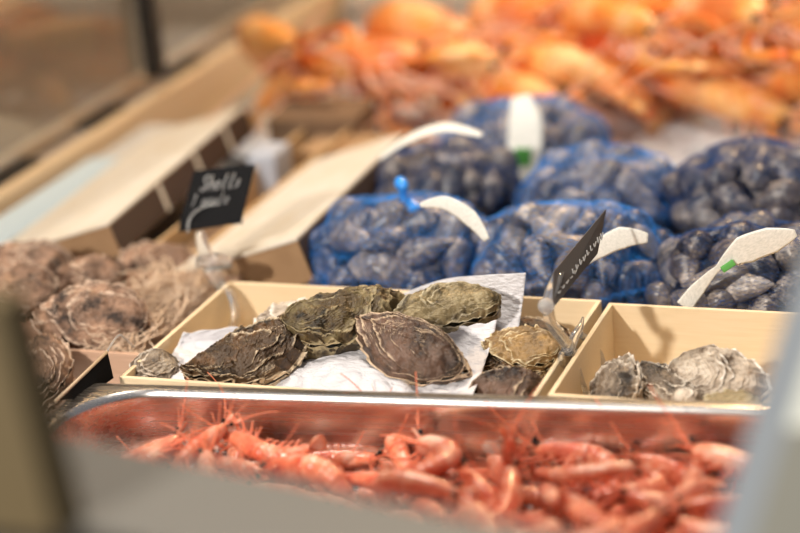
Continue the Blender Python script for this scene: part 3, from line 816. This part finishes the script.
def letters(s, x, y, h, w, slant=.25):
    G = {'S': [[(.9, .1), (.5, 0), (.1, .2), (.5, .5), (.8, .75), (.4, 1.02), (0, .85)]], 'h': [[(.15, 0), (.1, 1)], [(.1, .65), (.5, .45), (.7, .6), (.7, 1)]],
         'e': [[(.1, .72), (.75, .65), (.5, .45), (.1, .65), (.3, 1), (.8, .9)]], 'l': [[(.4, 0), (.3, .9), (.6, 1)]], 's': [[(.7, .5), (.25, .55), (.6, .8), (.1, 1)]],
         'i': [[(.4, .5), (.4, 1)]], 't': [[(.45, .15), (.4, 1)], [(.1, .4), (.8, .38)]], 'a': [[(.7, .5), (.2, .55), (.15, .95), (.65, .9), (.7, .5), (.75, 1)]],
         'u': [[(.15, .5), (.2, 1), (.65, .95), (.7, .5), (.75, 1)]], '1': [[(.3, .2), (.5, 0), (.45, 1)]], 'r': [[(.2, .5), (.2, 1)], [(.2, .65), (.7, .5)]], 'n': [[(.15, .5), (.15, 1)], [(.15, .65), (.5, .5), (.7, .65), (.7, 1)]],
         '/': [[(.7, 0), (.2, 1)]], 'k': [[(.2, 0), (.2, 1)], [(.7, .5), (.2, .75), (.7, 1)]], ' ': []}
    out = []
    for k, ch in enumerate(s):
        for st in G.get(ch, []): out.append([(x+k*w+(u*w*.9)+slant*h*(1-v)*.5, y+v*h) for u, v in st])
    return out
# blurred card left
d0 = 1.93
TL_, TR_, BR_, BL_ = atd(194, 171, d0+.01), atd(255, 165, d0-.01), atd(241, 223, d0-.04), atd(178, 232, d0-.02)
t1, T, n = card(TL_, TR_, BR_, BL_, 'blurred black price card with chalk writing between the long cartons')
sg = 1 if n.dot(Vector(CAM)-TL_) > 0 else -1
stroke_text(t1, T, n, letters('Shells', .20, .12, .24, .11), .0008, .0014, sg)
stroke_text(t1, T, n, letters('1 aaule', .10, .42, .19, .09), .0005, .0014, sg)
hold = empty('price_card_clip', at(222, 290, .004)); tag(hold, 'clear plastic card clip on the left back corner of paper crate', 'card clip', 'clear plastic card clips')
o_ = hold.location
lp = lambda px, py, d: atd(px, py, d)-o_
arc = [lp(188, 233, 1.90), lp(190, 218, 1.905), lp(203, 207, 1.91), lp(222, 205, 1.91), lp(238, 213, 1.905), lp(242, 224, 1.90)]
clip_part(hold, arc, [.0010]*6, M_milky, 'holder_arc')
clip_part(hold, [lp(200, 232, 1.89), lp(204, 250, 1.885), lp(212, 270, 1.88), lp(222, 288, 1.875)], [.005, .007, .009, .006], M_clear, 'stem', .9)
clip_part(hold, [lp(198, 262, 1.88), lp(215, 262, 1.875), lp(232, 262, 1.875)], [.006, .010, .006], M_clear, 'knob', .9)
clip_part(hold, [lp(222, 284, 1.872), lp(232, 296, 1.865), lp(236, 315, 1.86), lp(232, 335, 1.86), lp(240, 342, 1.86)], [.005, .0065, .006, .005, .003], M_clear, 'hook', .6)
# sharp card, seen almost edge on
A_, B_, C_, D_ = atx(556, 272, .104)+Vector((-.002, 0, 0)), atx(606, 209, .118), atx(597, 254, .120), atx(552, 309, .108)
t2, T, n = card(A_, B_, C_, D_, 'black price card seen nearly edge on above the gap between two crates', .0014, M_slate)
sg = 1 if n.dot(Vector(CAM)-A_) > 0 else -1
wr = []
for row, (u0, u1, v0, h) in enumerate(((.34, .95, .48, .30), (.08, .45, .66, .16))):
    nn = int((u1-u0)*16)
    for k in range(nn):
        u = u0+(u1-u0)*k/nn; wr.append([(u, v0+h*(.1+.3*R.random())), (u+.02, v0+h*(.9-.2*R.random())), (u+.045, v0+h*(.3+.4*R.random()))])
stroke_text(t2, T, n, wr, .0005, .0014, sg)
hold = empty('price_card_clip', at(580, 345, .004)); tag(hold, 'clear plastic card clip on the wall between the two cream crates', 'card clip', 'clear plastic card clips')
o_ = hold.location; lq = lambda px, py, x: atx(px, py, x)-o_
clip_part(hold, [lq(546, 306, .103), lq(552, 290, .103), lq(558, 275, .104), lq(565, 268, .105)], [.004, .006, .005, .001], M_clear, 'card_grip', .4, (1, 0, 0))
rws = []
kc = lq(546, 306, .106)
for i in range(11):
    th = PI*i/10; rws.append([kc+Vector((math.cos(th), math.sin(th)*math.cos(2*PI*k/16), math.sin(th)*math.sin(2*PI*k/16)))*.0068 for k in range(16)])
MB().grid(rws, closed=True).build('knob', M_milky, hold)
clip_part(hold, [lq(547, 312, .106), lq(551, 325, .107), lq(560, 336, .109), lq(569, 347, .111)], [.0045, .0048, .0055, .0065], M_clear, 'stem', .8)
clip_part(hold, [lq(569, 350, .111), lq(574, 338, .111), lq(580, 328, .112), lq(583, 318, .112)], [.006, .0055, .004, .0015], M_clear, 'lever', .7)
clip_part(hold, [lq(566, 352, .111), lq(580, 352, .113), lq(596, 356, .118)], [.0055, .005, .002], M_clear, 'crosspiece', .6)
clip_part(hold, [lq(580, 334, .113), lq(596, 348, .117), lq(603, 366, .121), lq(600, 384, .123), lq(589, 396, .123), lq(583, 384, .121), lq(577, 362, .117)], [.0022, .0026, .0028, .0028, .0028, .0024, .002], M_milky, 'spring_loop', 1.4, (1, 0, 0))
clip_part(hold, [lq(562, 352, .109), lq(560, 364, .107), lq(566, 370, .107)], [.003, .0025, .001], M_clear, 'inner_hook', .8)
# left card, edge on
e1, e2 = atx(56, 401, -.262), atx(107, 352, -.262)
t3, T, n = card(e2, e1, atd(86, 397, 1.648), atd(113, 378, 1.695), 'black card with beige edge leaning on the tray corner at left', .0012, M_blackmatt)
MB().sweep([T[0]+n*.0, T[1]+n*.0], [.0014, .0014], 6).build('beige_edge', M_cardedge, t3)
hold = empty('wire_holder', e2); tag(hold, 'thin clear wire holder arched above the left card', 'card holder')
clip_part(hold, [Vector((0, 0, 0)), atx(116, 338, -.27)-e2, atx(122, 336, -.27)-e2, atx(134, 347, -.27)-e2], [.0010, .0011, .0011, .0010], M_milky, 'wire')

# ------------------------------------------------------------------ near, blurred counter front
z = .215
a, b = at(40, 430, z), at(560, 537, z)
dv = (b-a).normalized(); nv = Vector((-dv.y, dv.x, 0))
a = a-dv*.28; b = b+dv*.12
fr = empty('counter_front_ledge', (a+b)/2); c = (a+b)/2
def slab(x, y, z0, z1, th): return MB().hexa([Vector((p.x, p.y, z0))-Vector((0, 0, c.z)) - Vector((c.x, c.y, 0)) for p in (x, y, y-nv*th, x-nv*th)], [Vector((p.x, p.y, z1))-Vector((0, 0, c.z))-Vector((c.x, c.y, 0)) for p in (x, y, y-nv*th, x-nv*th)])
slab(a, b, -.93, z-.003, .02).build('front_panel', M_greyledge, fr, False)
slab(a+nv*.001, b+nv*.001, z-.003, z, .080).build('top_strip', M_greyledge, fr, False)
tag(fr, 'blurred grey counter front ledge crossing the bottom of the view', 'counter ledge')
pl = atd(8, 298, .95); q0 = atd(54, 452, .95)
ol = MB()
ol.hexa([Vector((x, y, z+.0005)) for x, y in ((pl.x-.22, q0.y-.01), (q0.x, q0.y-.01), (q0.x+.004, q0.y+.012), (pl.x-.22, q0.y+.012))],
        [Vector((x, y, pl.z)) for x, y in ((pl.x-.22, pl.y-.01), (pl.x, pl.y-.01), (pl.x+.004, pl.y+.012), (pl.x-.22, pl.y+.012))])
o = ol.build('olive_board', M_olive, smooth=False); tag(o, 'blurred olive brown upright board at the left edge', 'board')
# right slanting panel
pt, pb_ = atd(802, 262, 1.05), atd(712, 540, .97)
g1 = (pt-pb_); pt = pt+g1*.4; pb_ = pb_-g1*.25
t = empty('slanted_panel', pb_); tag(t, 'blurred pale slanted guard panel at the right edge', 'panel')
rt = Vector(right)*.035
def quad(o0, o1, dpt, m, nm): 
    w = [pb_+o0-pb_, pb_+o1-pb_, pt+o1-pb_, pt+o0-pb_]
    MB().hexa([p+dpt for p in w], w).build(nm, m, t, False)
quad(Vector((0, 0, 0)), rt*.55, Vector((0, .02, -.004)), M_bluegrey, 'edge_strip')
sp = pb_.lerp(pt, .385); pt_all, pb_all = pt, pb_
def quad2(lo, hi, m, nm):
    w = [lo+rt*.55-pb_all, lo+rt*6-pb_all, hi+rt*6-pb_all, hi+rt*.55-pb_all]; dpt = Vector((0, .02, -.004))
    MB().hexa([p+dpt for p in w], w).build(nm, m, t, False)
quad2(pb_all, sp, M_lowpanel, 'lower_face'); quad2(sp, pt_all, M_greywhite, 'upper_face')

# ------------------------------------------------------------------ left guard: rail, post, glass, beyond
t = empty('guard_rail', (-.66, .5, -.02)); tag(t, 'tan and grey guard rail running along the left side of counter', 'rail')
MB().box(.000, -.9, -.06, .018, 1.05, .012).build('inner_strip', M_rail, t, False, bevel=.002)
MB().box(-.025, -.9, -.06, .000, 1.05, .008).build('channel', M_railgrey, t, False)
MB().box(-.045, -.9, -.06, -.025, 1.05, .024).build('outer_strip', M_rail, t, False, bevel=.002)
for y in (.54, .76, .99, .30):
    MB().box(-.024, y-.5-.045, .008, -.002, y-.5+.045, .016).build('dark_clamp', M_post, t, False, bevel=.002)
t = tag(MB().box(-.664, .865, .012, -.643, .89, .75).build('guard_post', M_post, smooth=False, bevel=.003), 'blurred black upright post holding the glass at left', 'post')
t = tag(MB().box(-.668, -.45, .008, -.664, .862, .75).build('guard_glass', M_glass, smooth=False), 'tall glass pane left of the black post', 'glass pane')
t = tag(MB().box(-.668, .893, .008, -.664, 1.50, .75).build('guard_glass', M_glass, smooth=False), 'tall glass pane beyond the black post', 'glass pane')
# neighbouring counter beyond the glass
t = empty('neighbour_counter', (-1.7, 1.0, -.93)); tag(t, 'blurred tan edged counter seen through the left glass', 'counter')
MB().box(-.55, -1.9, 0, .62, 2.2, .72).build('body', M_farfloor, t, False)
MB().box(-.10, -1.9, .72, .0, 2.2, .84).build('tan_edge', M_rail, t, False)
struct('wall_left', MB().box(-3.0, -3, -.93, -2.95, 5, 2.5), M_far)
struct('wall_back', MB().box(-3, 3.4, -.93, 4, 3.45, 2.5), M_far)
# back ledge of the counter
t = empty('back_ledge', (0, 1.46, BZ)); tag(t, 'cream ledge with grey upstand closing the counter at the back', 'ledge')
MB().box(-.62, -.03, 0, .75, -.01, .055).build('grey_upstand', M_railgrey, t, False, bevel=.002)
MB().box(-.62, -.01, 0, .75, .30, .075).build('cream_top', M_cream, t, False, bevel=.003)

# ------------------------------------------------------------------ light
def area(name, loc, target, sx, sy, power, col):
    l = bpy.data.lights.new(name, 'AREA'); l.shape = 'RECTANGLE'; l.size = sx; l.size_y = sy; l.energy = power; l.color = col
    o = bpy.data.objects.new(name, l); COL.objects.link(o); o.location = loc
    o.rotation_euler = (Vector(target)-Vector(loc)).to_track_quat('-Z', 'Y').to_euler(); return o
area('ceiling_strip', (-.2, .1, 2.3), (0, .2, 0), 1.5, .45, 50, (1, .90, .78))
area('market_spot', (-1.15, -3.0, 1.8), (.05, .15, 0), .14, .14, 125, (1, .92, .82))
area('rear_warm_lamp', (.1, 1.9, 1.5), (-.1, 1.1, 0), .4, .3, 34, (1, .66, .34))
w = bpy.data.worlds.new('world'); bpy.context.scene.world = w; w.use_nodes = True
w.node_tree.nodes['Background'].inputs[0].default_value = (.92, .93, 1, 1); w.node_tree.nodes['Background'].inputs[1].default_value = .22
vs = bpy.context.scene.view_settings
vs.view_transform = 'Standard'; vs.look = 'None'; vs.exposure = 0; vs.gamma = 1; vs.use_curve_mapping = False
